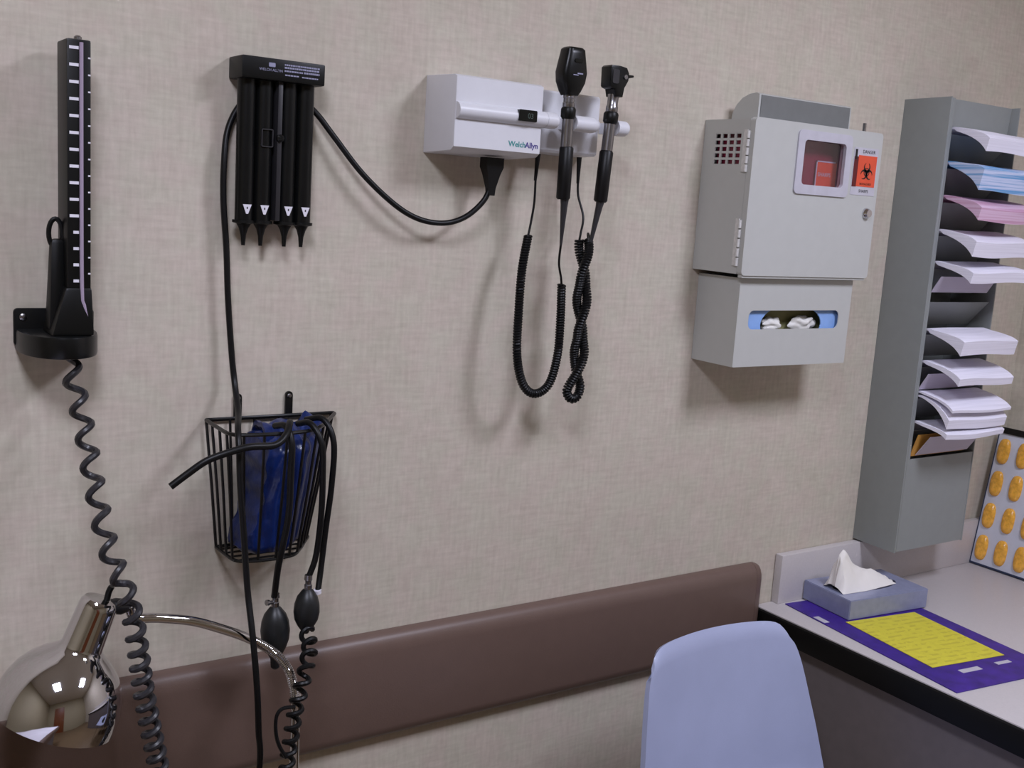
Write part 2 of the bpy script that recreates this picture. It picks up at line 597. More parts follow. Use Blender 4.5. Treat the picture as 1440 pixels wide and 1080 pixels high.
obj('coiled_hose', coil(NB(), [(.327, -.06, 1.359), (.328, -.062, 1.337), (.34, -.08, 1.261), (.346, -.12, 1.181), (.353, -.16, 1.113), (.364, -.185, 1.074), (.376, -.188, 1.03), (.383, -.188, .989), (.391, -.188, .926), (.400, -.188, .872), (.414, -.188, .795), (.425, -.188, .70)],
    .0105, .0048, lambda f: .040 - .020 * min(1, max(0, (f - .38) / .25)), 18, 8, 1.2), M['hose'], t, label='dark grey coiled hose hanging down')

# ------------------------------------------------------------------ specula dispenser
t = thing('ear_specula_dispenser', 'black four-tube dispenser of disposable ear tips with white triangle marks', 'dispenser', (.618, 0, 1.51))
obj('back_plate', box(NB(), .568, .680, -.0168, -.0135, 1.548, 1.765, .001), M['black'], t)
hd = obj('header', box(NB(), .5585, .6855, -.056, -.0005, 1.748, 1.779, .003), M['black'], t)
for cx in (.5755, .602, .639, .666):
    tb = obj('tube', lathe(NB(), [(0, .0132), (.205, .0132)], (cx, -.030, 1.545), (0, 0, 1), 24), M['black2'], t)
    ti = obj('specula_tip', lathe(NB(), [(0, .0165), (.004, .0165), (.0055, .0105), (.012, .0068), (.022, .0040), (.037, .0028)], (cx, -.030, 1.547), (0, 0, -1), 20), M['black'], tb)
    bm = NB()
    prism(bm, [(cx - .0066, 1.570), (cx + .0066, 1.570), (cx + .0015, 1.5565), (cx - .0015, 1.5565)], 'y', -.0441, -.0430)
    obj('size_mark', bm, M['mark'], tb, False, label='white triangle')
    bm = NB()
    box(bm, cx - .0009, cx + .0009, -.0444, -.0440, 1.5635, 1.5665)
    obj('size_numeral', bm, M['ink'], tb, False)
rl = obj('centre_rail', box(NB(), .6175, .6245, -.047, -.0135, 1.548, 1.75, .001), M['hose'], t, label='grey centre strip')
obj('knob', lathe(NB(), [(0, .0055), (.004, .0055), (.006, .003)], (.621, -.047, 1.668), (0, -1, 0), 16), M['black2'], rl)
bm = ring_prism(NB(), rrect(.594, .612, 1.654, 1.680, .002, 2), rrect(.5955, .6105, 1.6555, 1.6785, .001, 2), 'y', -.0455, -.042)
obj('sight_window', bm, M['hose'], t, False)
bm = NB()
box(bm, .598, .608, -.0566, -.0558, 1.7665, 1.7725, .0008, 1)
lettering(bm, 'WELCH ALLYN', .0052, (.584, -.0561, 1.7605), (1, 0, 0), (0, 0, 1), .0003)
obj('brand_lettering', bm, M['greymark'], hd, False, label='small pale lettering and logo')
bm = NB()
random.seed(3)
for r_, (xa, xb, z, hh) in enumerate([(.622, .676, 1.7705, .0022), (.622, .676, 1.7665, .0024), (.622, .650, 1.7620, .0022), (.652, .676, 1.7620, .0026), (.623, .644, 1.7565, .0018), (.649, .674, 1.7560, .0018)]):
    x = xa
    while x < xb:
        w = random.uniform(.0012, .004)
        box(bm, x, min(x + w, xb), -.0564, -.0559, z, z + hh)
        x += w + .0007
obj('printed_lines', bm, M['greymark'], hd, False, label='lines of tiny pale print')

# ------------------------------------------------------------------ white wall transformer for diagnostic instruments
t = thing('instrument_power_unit', 'white wall-mounted power unit with small dark display and two handle cradles', 'medical unit', (1.04, 0, 1.673))
bm = NB()
prism(bm, [(0, 1.668), (-.088, 1.672), (-.097, 1.678), (-.097, 1.785), (-.090, 1.788), (0, 1.791)], 'x', .886, 1.051, .0025)
obj('housing', bm, M['white'], t)
prof = [(0, 1.683), (-.046, 1.685), (-.050, 1.689), (-.050, 1.783), (-.046, 1.787), (0, 1.788)]
bm = NB()
prism(bm, prof, 'x', 1.0505, 1.205, .002)
obj('cradle_housing', bm, M['white'], t)
def bar(x0, x1, rnd):
    bm = NB()
    lp = []
    n = 14
    for i in range(n + 1):
        f = i / n
        x = x0 + (x1 - x0) * f
        e = 1.0
        if rnd and f > .7:
            e = math.sqrt(max(.05, 1 - ((f - .7) / .3) ** 2 * .85))
        lp.append([(x, -.094 - .0165 * math.cos(a) * e, 1.7335 + .0132 * math.sin(a) * e) for a in [math.pi * (2 * k / 20) for k in range(20)]])
    return loft(bm, lp)
fr = obj('ridge_bar', bar(.8875, 1.055, False), M['white'], t)
obj('display', prism(NB(), rrect(.996, 1.031, 1.7265, 1.7445, .002, 3), 'y', -.1115, -.1), M['display'], fr, False, label='small dark display')
bm = NB()
lettering(bm, '03', .0115, (1.0125, -.1115, 1.7315), (1, 0, 0), (0, 0, 1), .0003)
obj('display_digits', bm, M['digit'], fr, False)
obj('cradle_arm', bar(1.0555, 1.0835, True), M['white'], t)
obj('cradle_arm', bar(1.114, 1.169, True), M['white'], t)
obj('cradle_arm', bar(1.204, 1.232, True), M['white'], t)
for x0, x1 in ((1.053, 1.080), (1.118, 1.168), (1.206, 1.216)):
    obj('cradle_web', box(NB(), x0, x1, -.092, -.048, 1.724, 1.743, .002), M['white'], t)
bm = NB()
lettering(bm, 'Welch', .0125, (.988, -.0971, 1.686), (1, 0, 0), (0, 0, 1), .0003, 'LEFT', .00022)
obj('brand_lettering', bm, M['teal'], t, False, label='teal half of the printed name')
bm = NB()
lettering(bm, 'Allyn', .0125, (1.0205, -.0971, 1.686), (1, 0, 0), (0, 0, 1), .0003, 'LEFT', .00022)
obj('brand_lettering', bm, M['violet'], t, False, label='violet half of the printed name')

# power cord of the unit
t = thing('power_cord', 'black power cord looping from the white unit behind the dispenser and down the wall', 'cord', (.98, -.05, 1.55))
cordpts = [(0.988, -0.05, 1.640), (0.987, -0.05, 1.617), (0.976, -0.048, 1.594), (0.947, -0.045, 1.569), (0.909, -0.043, 1.557), (0.864, -0.04, 1.561), (0.82, -0.036, 1.582), (0.765, -0.03, 1.626), (0.719, -0.022, 1.678), (0.695, -0.014, 1.708), (0.680, -0.0080, 1.721), (0.655, -0.0060, 1.727), (0.62, -0.006, 1.730), (0.587, -0.0062, 1.722), (0.569, -0.0075, 1.704), (0.554, -0.014, 1.672), (0.548, -0.02, 1.631), (0.548, -0.02, 1.575), (0.554, -0.02, 1.503), (0.558, -0.02, 1.43), (0.565, -0.022, 1.344), (0.568, -0.030, 1.300), (0.560, -0.068, 1.268), (0.542, -0.118, 1.253), (0.537, -0.139, 1.225), (0.538, -0.143, 1.178), (0.546, -0.143, 1.093), (0.551, -0.148, 1.019), (0.552, -0.172, 0.952), (0.557, -0.18, 0.878), (0.563, -0.175, 0.81), (0.570, -0.165, 0.75), (.565, -.15, .60), (.53, -.12, .3), (.42, -.08, .008)]
obj('cable', tube(NB(), cordpts, .0046, 10), M['rubber'], t)
bm = NB()
loft(bm, [[(.989 + a * sx, -.05 + b * sy, z) for a, b in ((-1, -1), (1, -1), (1, 1), (-1, 1))] for z, sx, sy in ((1.6675, .0165, .011), (1.652, .0165, .011), (1.640, .012, .009), (1.618, .0065, .006), (1.606, .0055, .0055))])
obj('plug', bm, M['rubber'], t)

# ophthalmoscope on the left cradle
t = thing('ophthalmoscope', 'black ophthalmoscope with upright oblong head hanging in the left cradle of the white unit', 'ophthalmoscope', (1.099, -.105, 1.53))
Y = -.105
def ax(z):
    return 1.0965 + (1.78 - z) * .012
secs = []
for z, w, dp in ((1.776, .0125, .012), (1.783, .0165, .015), (1.797, .0235, .017), (1.812, .0255, .0175), (1.828, .0225, .017), (1.842, .0195, .016), (1.849, .0185, .015), (1.852, .015, .012)):
    secs.append([(1.0965 + (z - 1.776) * .02 + w * math.copysign(abs(math.cos(a)) ** .55, math.cos(a)), Y + dp * math.copysign(abs(math.sin(a)) ** .55, math.sin(a)), z) for a in [2 * math.pi * k / 28 for k in range(28)]])
hd = obj('head', loft(NB(), secs), M['black2'], t)
obj('viewing_window', prism(NB(), rrect(1.0905, 1.1065, 1.828, 1.8335, .002, 3), 'y', Y - .0185, Y - .012), M['display'], hd, False)
bm = NB()
box(bm, 1.089, 1.099, Y - .0183, Y - .016, 1.807, 1.8085)
box(bm, 1.097, 1.108, Y - .0183, Y - .016, 1.8095, 1.8115)
obj('head_mark', bm, M['greymark'], hd, False)
obj('neck', lathe(NB(), [(0, .0095), (.002, .0103), (.008, .0103), (.009, .0095), (.015, .0095), (.016, .0103), (.021, .0100)], (ax(1.756), Y, 1.756), (0, 0, 1), 20), M['steel'], t)
obj('collar', lathe(NB(), [(0, .0098), (.004, .0125), (.016, .0125), (.019, .011)], (ax(1.738), Y, 1.738), (0, 0, 1), 20), M['black'], t)
obj('handle_band', lathe(NB(), [(0, .0098), (.046, .0098)], (ax(1.693), Y, 1.693), (0, 0, 1), 20), M['steel'], t)
obj('grip', lathe(NB(), [(0, .0095), (.003, .0118), (.084, .0118), (.087, .0100)], (ax(1.607), Y, 1.607), (0, 0, 1), 20), M['rubber'], t)
obj('strain_relief', lathe(NB(), [(0, .0022), (.068, .0062), (.078, .0075)], (1.106, -.098, 1.531), (-.004, -.007, .078), 12), M['hose'], t)
bm = NB()
tube(bm, [(1.106, -.098, 1.533), (1.107, -.095, 1.501), (1.117, -.09, 1.476), (1.121, -.088, 1.462)], .0020, 8, .003)
pl = [(1.121, -.088, 1.464), (1.126, -.085, 1.402), (1.125, -.085, 1.34), (1.111, -.085, 1.29), (1.082, -.085, 1.274), (1.056, -.085, 1.292), (1.04, -.085, 1.342), (1.041, -.08, 1.414), (1.049, -.07, 1.485), (1.064, -.06, 1.543)]
coil(bm, pl, .0057, .0024, .0046, 12, 6)
tube(bm, [(1.064, -.06, 1.543), (1.071, -.056, 1.568), (1.079, -.050, 1.60), (1.082, -.045, 1.640)], .0020, 8, .003)
lathe(bm, [(0, .0025), (.045, .0046)], (1.0815, -.045, 1.636), (.004, .002, .05), 12)
obj('coiled_cord', bm, M['rubber'], t)

# otoscope on the right cradle, leaning
t = thing('otoscope', 'black otoscope with cone tip pointing right, leaning in the right cradle of the white unit', 'otoscope', (1.185, -.105, 1.53))
p0, p1 = V(1.1775, -.105, 1.600), V(1.1895, -.105, 1.795)
axd = (p1 - p0).normalized()
def onax(z):
    return p0 + axd * ((z - p0.z) / axd.z)
bm = NB()
prism(bm, [(1.1690, 1.8305), (1.1700, 1.800), (1.1725, 1.797), (1.1800, 1.795), (1.1835, 1.783), (1.1985, 1.783), (1.2010, 1.798), (1.2085, 1.811), (1.2090, 1.823), (1.2035, 1.832), (1.1900, 1.834), (1.1720, 1.8335)], 'y', -.119, -.091, .003)
hd = obj('head', bm, M['black2'], t)
obj('ear_tip', lathe(NB(), [(0, .0085), (.004, .0065), (.010, .0030), (.020, .0018)], (1.2070, -.105, 1.8185), (1, -.12, .12), 16), M['black'], hd)
obj('rear_lens', prism(NB(), rrect(1.1735, 1.1870, 1.804, 1.827, .003, 3), 'y', -.1198, -.117), M['hose'], hd, False)
obj('swivel_button', lathe(NB(), [(0, .0038), (.002, .0038)], (1.2005, -.119, 1.8165), (0, -1, 0), 14), M['steel'], hd, label='small pale button')
a = onax(1.757)
obj('neck', lathe(NB(), [(0, .0093), (.002, .0103), (.010, .0103), (.012, .0093), (.022, .0093), (.030, .0098)], a, axd, 20), M['steel'], t)
obj('collar', lathe(NB(), [(0, .0098), (.004, .0128), (.017, .0128), (.020, .011)], onax(1.738), axd, 20), M['black'], t)
obj('handle_band', lathe(NB(), [(0, .0098), (.046, .0098)], onax(1.693), axd, 20), M['steel'], t)
obj('grip', lathe(NB(), [(0, .0095), (.003, .0118), (.084, .0118), (.087, .0100)], onax(1.607), axd, 20), M['rubber'], t)
g0 = onax(1.608)
obj('strain_relief', lathe(NB(), [(0, .0030), (.062, .0062), (.072, .0075)], g0 + V(-.0095, .006, -.070), V(.0095, -.006, .070), 12), M['hose'], t)
bm = NB()
cl = spline([(1.172, -.075, 1.540), (1.1695, -.083, 1.500), (1.169, -.085, 1.450), (1.171, -.085, 1.395), (1.172, -.085, 1.335), (1.168, -.085, 1.300)], .004)
n = len(cl)
A, B = [], []
for i, p in enumerate(cl):
    f = i / (n - 1)
    ph = math.pi * (.15 + 2.6 * f)
    am = .0112 * (.55 + .45 * abs(math.sin(ph)))
    o_ = V(math.cos(ph) * am, -math.sin(ph) * am * .8, 0)
    A.append(p + o_)
    B.append(p - o_)
cen = V(1.1655, -.085, 1.281)
a0 = A[-1] - cen
b0 = B[-1] - cen
loop = []
left, right = (A[-1], B[-1]) if A[-1].x < B[-1].x else (B[-1], A[-1])
for k in range(1, 12):
    ang = math.radians(150 + 240 * k / 12)
    loop.append(cen + V(.0145 * math.cos(ang), 0, .0205 * math.sin(ang)))
if A[-1].x > B[-1].x:
    loop.reverse()
path = A + loop + B[::-1]
coil(bm, path[::3] + [path[-1]], .0063, .0024, .0046, 12, 6)
tube(bm, [A[0], A[0] + V(.001, .004, .012), g0 + V(-.0095, .006, -.066)] if A[0].x > B[0].x else [B[0], B[0] + V(.001, .004, .012), g0 + V(-.0095, .006, -.066)], .0021, 8, .003)
lo_ = B[0] if A[0].x > B[0].x else A[0]
tube(bm, [lo_, lo_ + V(.004, .003, .012), (1.182, -.055, 1.580), (1.177, -.043, 1.615), (1.176, -.040, 1.640)], .0020, 8, .003)
lathe(bm, [(0, .0025), (.045, .0046)], (1.176, -.040, 1.637), (0, .001, .048), 12)
obj('coiled_cord', bm, M['rubber'], t)

# ------------------------------------------------------------------ sharps cabinet
t = thing('sharps_disposal_cabinet', 'cream locked sharps cabinet with a window and an orange hazard sticker on its door', 'cabinet', (1.68, 0, 1.49))
x0, x1, zb, zt, yd = 1.503, 1.862, 1.491, 1.777, -.120
bm = NB()
box(bm, x0 + .003, x1 - .003, -.004, -.0005, zb + .003, zt - .003)
box(bm, x1 - .003, x1, yd, -.0005, zb, zt)
box(bm, x0 + .003, x1 - .003, yd, -.0005, zb, zb + .003)
box(bm, x0 + .003, x1 - .003, yd, -.0005, zt - .003, zt)
vy0, vy1, vz0, vz1 = -.102, -.030, 1.692, 1.752
box(bm, x0, x0 + .003, yd, vy0, zb, zt)
box(bm, x0, x0 + .003, vy1, -.0005, zb, zt)
box(bm, x0, x0 + .003, vy0, vy1, zb, vz0)
box(bm, x0, x0 + .003, vy0, vy1, vz1, zt)
obj('case', bm, M['cabinet'], t, False)
bm = NB()
nc, nr = 4, 5
for i in range(nc + 1):
    y = vy0 + (vy1 - vy0) * i / nc
    box(bm, x0 + .0002, x0 + .0028, y - .0028, y + .0028, vz0, vz1)
for j in range(nr + 1):
    z = vz0 + (vz1 - vz0) * j / nr
    box(bm, x0 + .0004, x0 + .0026, vy0 + .0002, vy1 - .0002, z - .0022, z + .0022)
obj('vent_grille', bm, M['cabinet'], t, False)
# door with window opening
wx0, wx1, wz0, wz1 = 1.634, 1.757, 1.664, 1.752
bm = NB()
dx0, dx1, dz0, dz1 = 1.503, 1.866, 1.489, 1.780
outer = rrect(dx0, dx1, dz0, dz1, .008, 5)
ring_prism(bm, outer, rrect(wx0, wx1, wz0, wz1, .008, 5), 'y', -.133, -.1205)
dr = obj('door', bm, M['cabinet'], t)
bm = ring_prism(NB(), rrect(1.618, 1.772, 1.648, 1.768, .010, 5), rrect(wx0 + .002, wx1 - .002, wz0 + .002, wz1 - .002, .008, 5), 'y', -.1365, -.129)
obj('window_frame', bm, M['winframe'], dr)
obj('window_pane', prism(NB(), rrect(wx0, wx1, wz0, wz1, .008, 4), 'y', -.128, -.126), M['pane'], dr, False)
obj('lock', lathe(NB(), [(0, .011), (.006, .010), (.008, .008), (.010, .0075)], (1.838, -.133, 1.620), (0, -1, 0), 20), M['chrome'], dr, label='round chrome lock')
obj('door_lip', box(NB(), 1.508, 1.862, -.1305, -.119, 1.484, 1.4905, .002), M['cabinet'], dr)
for za, zb2 in ((1.680, 1.757), (1.506, 1.594)):
    bm = NB()
    k = 5
    for i in range(k):
        a_ = za + (zb2 - za) * i / k
        lathe(bm, [(0, .0038), ((zb2 - za) / k * .86, .0038)], (1.5015, -.119, a_), (0, 0, 1), 10)
    box(bm, 1.5005, 1.503, -.117, -.108, za, zb2)
    obj('hinge', bm, M['hinge'], dr)
# sticker
st = obj('hazard_sticker', box(NB(), 1.783, 1.856, -.1338, -.133, 1.655, 1.748), M['winframe'], dr, False, label='white and orange hazard sticker')
bm = NB()
box(bm, 1.797, 1.853, -.1343, -.1337, 1.672, 1.733)
obj('orange_field', bm, M['redlabel'], st, False)
bm = NB()
box(bm, 1.7845, 1.797, -.1342, -.1337, 1.671, 1.730)
obj('side_stripe', bm, M['darklabel'], st, False)
bm = NB()
cx, cz = 1.825, 1.701
for k in range(3):
    a = math.radians(90 + 120 * k)
    c = V(cx + .0092 * math.cos(a), 0, cz + .0092 * math.sin(a))
    pts_o, pts_i = [], []
    for q in range(25):
        b_ = a + math.radians(32 + (360 - 64) * q / 24)
        pts_o.append((c.x + .0098 * math.cos(b_), c.z + .0098 * math.sin(b_)))
        pts_i.append((c.x + .0022 * math.cos(a) + .0068 * math.cos(b_), c.z + .0022 * math.sin(a) + .0068 * math.sin(b_)))
    for q in range(24):
        f = [bm.verts.new((p[0], -.1347, p[1])) for p in (pts_o[q], pts_o[q + 1], pts_i[q + 1], pts_i[q])]
        bm.faces.new(f)
ri = [(cx + .0085 * math.cos(math.radians(6 * q)), cz + .0085 * math.sin(math.radians(6 * q))) for q in range(60)]
rj = [(cx + .0068 * math.cos(math.radians(6 * q)), cz + .0068 * math.sin(math.radians(6 * q))) for q in range(60)]
ring_prism(bm, ri, rj, 'y', -.1346, -.134)
lettering(bm, 'BIOHAZARD', .0062, (1.825, -.1343, 1.6755), (1, 0, 0), (0, 0, 1), .0003, 'CENTER')
lettering(bm, 'DANGER', .0095, (1.827, -.1338, 1.7375), (1, 0, 0), (0, 0, 1), .0003, 'CENTER')
lettering(bm, 'SHARPS', .0085, (1.822, -.1338, 1.6605), (1, 0, 0), (0, 0, 1), .0003, 'CENTER')
box(bm, 1.786, 1.792, -.1345, -.1338, 1.724, 1.744)
obj('hazard_symbol', bm, M['ink'], st, False, label='black hazard symbol and lettering')
# hood over the drop slot
bm = NB()
hp = [(-.078, 1.777), (-.078, 1.829), (-.070, 1.832), (-.052, 1.830), (-.034, 1.823), (-.020, 1.811), (-.011, 1.796), (-.008, 1.777)]
prism(bm, hp, 'x', 1.562, 1.826)
hd = obj('hood', bm, M['cabinet'], t)
obj('hood_front', box(NB(), 1.567, 1.821, -.0795, -.077, 1.7775, 1.8275), M['cabgrey'], hd, False, label='grey front of the hood')
obj('latch_pin', box(NB(), 1.846, 1.851, -.10, -.095, 1.777, 1.800), M['steel'], t, False)
# red inner container
t = thing('sharps_container', 'red plastic sharps bin seen through the window of the cream cabinet', 'container', (1.69, -.06, 1.495))
loops = []
for z, k in ((1.4955, .0), (1.60, .004), (1.735, .008), (1.755, .008)):
    loops.append([(x, y, z) for x, y in rrect(1.53 - k, 1.83 + k, -.095 - k * .8, -.012, .012, 4)])
obj('bin', loft(NB(), loops), M['red'], t)
lb = obj('bin_label', box(NB(), 1.712, 1.770, -.1045, -.1030, 1.655, 1.714), M['redlabel'], t, False, label='bright red label with pale edge')
bm = NB()
box(bm, 1.710, 1.7125, -.1049, -.1035, 1.655, 1.716)
box(bm, 1.710, 1.765, -.1049, -.1035, 1.7135, 1.716)
lettering(bm, 'SHARPS', .011, (1.716, -.1047, 1.686), (1, 0, 0), (0, 0, 1), .0003)
obj('label_print', bm, M['winframe'], lb, False)

# ------------------------------------------------------------------ glove box holder
t = thing('glove_box_holder', 'cream metal glove box holder with a slot, fixed right under the sharps cabinet', 'holder', (1.68, 0, 1.311))
hx0, hx1, hz0, hz1, hy = 1.522, 1.846, 1.311, 1.483, -.113
bm = NB()
box(bm, hx0 + .002, hx1 - .002, -.0025, -.0005, hz0 + .002, hz1)
box(bm, hx0, hx0 + .002, hy, -.0005, hz0, hz1)
box(bm, hx1 - .002, hx1, hy, -.0005, hz0, hz1)
box(bm, hx0 + .002, hx1 - .002, hy, -.0005, hz0, hz0 + .002)
obj('tray', bm, M['cabinet'], t, False)
bm = ring_prism(NB(), rrect(hx0, hx1, hz0, hz1, .002, 8), rrect(1.553, 1.813, 1.384, 1.421, .0125, 8), 'y', hy - .002, hy)
obj('front_panel', bm, M['cabinet'], t)
t = thing('glove_box', 'light blue box of disposable gloves sitting inside the slotted cream holder', 'box', (1.68, -.055, 1.3135))
bm = NB()
el = [(1.684 + .088 * math.cos(2 * math.pi * k / 36), 1.392 + .040 * math.sin(2 * math.pi * k / 36)) for k in range(36)]
rr = rrect(1.530, 1.838, 1.3135, 1.470, .002, 8)
ring_prism(bm, rr, el, 'y', -.106, -.104)
box(bm, 1.531, 1.837, -.1038, -.008, 1.3138, 1.3148)
box(bm, 1.530, 1.531, -.1038, -.008, 1.3138, 1.470)
box(bm, 1.837, 1.838, -.1038, -.008, 1.3138, 1.470)
box(bm, 1.531, 1.837, -.1038, -.008, 1.469, 1.470)
obj('carton', bm, M['blue'], t, False)
obj('inner_lining', box(NB(), 1.532, 1.836, -.078, -.010, 1.316, 1.468), M['cardgreen'], t, False)
for cx, w, hh, yy in ((1.643, .034, .015, -.090), (1.731, .042, .021, -.090)):
    bm = NB()
    bmesh.ops.create_icosphere(bm, subdivisions=4, radius=1)
    for v in bm.verts:
        d_ = .8 + .45 * noise.noise(v.co * 1.7 + Vector((cx * 50, 0, 0)))
        v.co = Vector((cx + v.co.x * w * d_, yy + v.co.y * .011 * d_, 1.391 + v.co.z * hh * d_))
    obj('glove', bm, M['glove'], t, label='white glove end poking out')

# ------------------------------------------------------------------ wire basket
t = thing('wire_basket', 'black wire wall basket holding a navy blood pressure cuff', 'basket', (.63, 0, 1.04))
ztop, zbot = 1.244, 1.042
TOP = [(.533, -.006), (.532, -.060), (.535, -.108), (.560, -.122), (.610, -.127), (.655, -.118), (.690, -.085), (.722, -.040), (.741, -.012), (.738, -.006)]
BOT = [(.552, -.006), (.553, -.045), (.557, -.078), (.575, -.090), (.610, -.094), (.645, -.088), (.668, -.062), (.690, -.030), (.702, -.012), (.700, -.006)]
top_pts = spline([(x, y, ztop) for x, y in TOP], .004)
bot_pts = spline([(x, y, zbot) for x, y in BOT], .004)
obj('rim', sweep(NB(), top_pts + [V(.734, -.006, ztop), V(.60, -.006, ztop)], .0030, 8, closed=True), M['wire'], t)
obj('base_ring', sweep(NB(), bot_pts + [V(.64, -.006, zbot)], .0028, 8, closed=True), M['wire'], t)
NW = 13
for i in range(NW):
    f = i / (NW - 1)
    a = top_pts[min(len(top_pts) - 1, int(f * (len(top_pts) - 1)))]
    b = bot_pts[min(len(bot_pts) - 1, int(f * (len(bot_pts) - 1)))]
    obj('wire', sweep(NB(), [a, a.lerp(b, .5) + V(0, -.002, 0), b], .0022, 7), M['wire'], t)
for x in (.570, .609, .650, .690):
    obj('wire', sweep(NB(), [V(x, -.006, ztop), V(.552 + (x - .533) * .72, -.006, zbot)], .0020, 7), M['wire'], t)
for k in range(4):
    y = -.02 - .02 * k
    obj('wire', sweep(NB(), [V(.554, y, zbot), V(.697 - .35 * k * .02 * 2.2, y, zbot)], .0018, 7), M['wire'], t)
for x in (.583, .666):
    tb = obj('hanging_tab', prism(NB(), rrect(x - .006, x + .006, 1.240, 1.282, .0058, 5), 'y', -.004, 0), M['wire'], t)
    screw('screw', (x, -.004, 1.275), tb, .0035)

# blood pressure cuff with hoses and bulbs
t = thing('blood_pressure_cuff', 'navy blue nylon cuff stuffed in the wire basket with black hoses and bulbs', 'blood pressure cuff', (.62, -.06, 1.05))
loops = []
NZ, NA = 48, 96
def inside_basket(f):
    """plan outline of the basket at a height, as a closed polygon"""
    poly = [(b[0] + (a[0] - b[0]) * f, b[1] + (a[1] - b[1]) * f) for a, b in zip(TOP, BOT)]
    return poly
def reach(poly, cx, cy, dx, dy):
    best = 9.0
    for (ax, ay), (bx, by) in zip(poly, poly[1:] + poly[:1]):
        ex, ey = bx - ax, by - ay
        den = dx * ey - dy * ex
        if abs(den) < 1e-9:
            continue
        t_ = ((ax - cx) * ey - (ay - cy) * ex) / den
        q_ = ((ax - cx) * dy - (ay - cy) * dx) / den
        if t_ > 0 and -1e-6 <= q_ <= 1 + 1e-6:
            best = min(best, t_)
    return best
for i in range(NZ):
    f = i / (NZ - 1)
    z = 1.0485 + f * .186
    fz = (z - zbot) / (ztop - zbot)
    poly = inside_basket(fz)
    cx, cy = .628 + .010 * f, -.050 - .006 * f
    xl = .560 + .034 * min(1, f / .45) ** .8
    sh = 1.0
    if f > .84:
        sh = math.sqrt(max(.03, 1 - ((f - .84) / .16) ** 2))
    if f < .05:
        sh = .85 + .15 * f / .05
    lp = []
    for k in range(NA):
        a = 2 * math.pi * k / NA
        c_, s_ = math.cos(a), math.sin(a)
        d_ = reach(poly, cx, cy, c_, s_)
        d_ = max(.004, d_ - .0075)
        n1 = noise.noise(Vector((c_ * 2, s_ * 2, f * 1.6)))
        fold = 1 - .10 * (.5 + .5 * math.sin(a * 11 + 2.2 * n1 + 1.3 * math.sin(f * 4))) - .05 * (.5 + .5 * noise.noise(Vector((c_ * 3, s_ * 3, f * 8))))
        if f > .66:
            fold -= .16 * (f - .66) / .34 * (.5 + .5 * noise.noise(Vector((c_ * 2, s_ * 2, f * 9 + 3))))
        r_ = d_ * fold * sh
        X_ = cx + c_ * r_
        Y_ = cy + s_ * r_
        if X_ < xl:
            X_ = xl + .12 * (X_ - xl) + .002 * math.sin(f * 30)
        zz = z + (.010 * noise.noise(Vector((c_ * 2, s_ * 2, 4))) * min(1, (f - .7) / .2) if f > .7 else 0)
        lp.append((X_, Y_, min(zz, 1.250)))
    loops.append(lp)
obj('cuff_wrap', loft(NB(), loops), M['cuff'], t)
# shiny flap folded over the top
loops = []
for i in range(26):
    u = i / 25
    up_, dn_ = [], []
    for j in range(18):
        v = j / 17
        x = .600 + .112 * u + .003 * math.sin(v * 5 + u * 4)
        lim = -.100 + max(0, (x - .640)) * .95
        y = -.018 + (lim + .018) * v
        bulge = math.sin(min(1.0, v * 1.05) * math.pi) ** .6 if v < .95 else 0
        zz = 1.214 + .030 * bulge * (.75 + .5 * noise.noise(Vector((u * 4.5, 1, 1)))) + .014 * (1 - v) + .010 * noise.noise(Vector((u * 6, v * 4, 3)))
        e_ = .3 + .7 * min(1, u / .08, (1 - u) / .08)
        up_.append((x, y, zz))
        dn_.append((x, y + .001, zz - .010 * e_ - .004))
    loops.append(up_ + dn_[::-1])
bm = loft(NB(), loops)
obj('cuff_flap', bm, M['cuff'], t, label='glossy folded end of the cuff')
obj('connector_hose', tube(NB(), [(.628, -.098, 1.250), (.618, -.124, 1.2590), (0.604, -0.146, 1.247), (0.583, -0.156, 1.235), (0.544, -0.160, 1.236), (0.513, -0.160, 1.23), (0.484, -0.157, 1.22), (0.461, -0.153, 1.204), (0.437, -0.15, 1.186)], .0052, 10), M['rubber'], t, label='loose hose end sticking out to the left')
obj('bulb_hose', tube(NB(), [(0.607, -0.095, 1.249), (0.611, -0.127, 1.2545), (0.614, -0.143, 1.232), (0.614, -0.143, 1.19), (0.614, -0.140, 1.126), (0.608, -0.134, 1.072), (0.607, -0.122, 1.035), (0.611, -0.102, 0.985)], .0050, 10), M['rubber'], t)
obj('bulb_hose', tube(NB(), [(0.645, -0.09, 1.249), (0.653, -0.120, 1.2545), (0.663, -0.139, 1.228), (0.667, -0.138, 1.179), (0.670, -0.131, 1.117), (0.668, -0.122, 1.049), (0.658, -0.12, 1.015)], .0048, 10), M['rubber'], t)
obj('gauge_hose', tube(NB(), [(0.668, -0.066, 1.249), (0.684, -0.095, 1.2545), (0.694, -0.114, 1.222), (0.694, -0.112, 1.154), (0.691, -0.104, 1.086), (0.684, -0.106, 1.02), (0.676, -0.115, 0.985)], .0048, 10), M['rubber'], t)
bl = obj('inflation_bulb', lathe(NB(), [(0, .004), (.004, .009), (.014, .0165), (.026, .0208), (.040, .0225), (.054, .0212), (.068, .0165), (.080, .0105), (.086, .0075), (.100, .0068), (.103, .004)], (.6135, -.100, .970), (.003, 0, -.103), 24), M['bulb'], t)
obj('valve', lathe(NB(), [(0, .006), (.010, .0062), (.011, .0050), (.016, .0050), (.018, .0068), (.024, .0060)], (.6135, -.100, .965), (0, 0, 1), 16), M['steel'], bl)
obj('valve_screw', lathe(NB(), [(0, .003), (.008, .003), (.009, .0045), (.013, .0045)], (.6095, -.102, .976), (-1, -.3, .2), 12), M['steel'], bl)
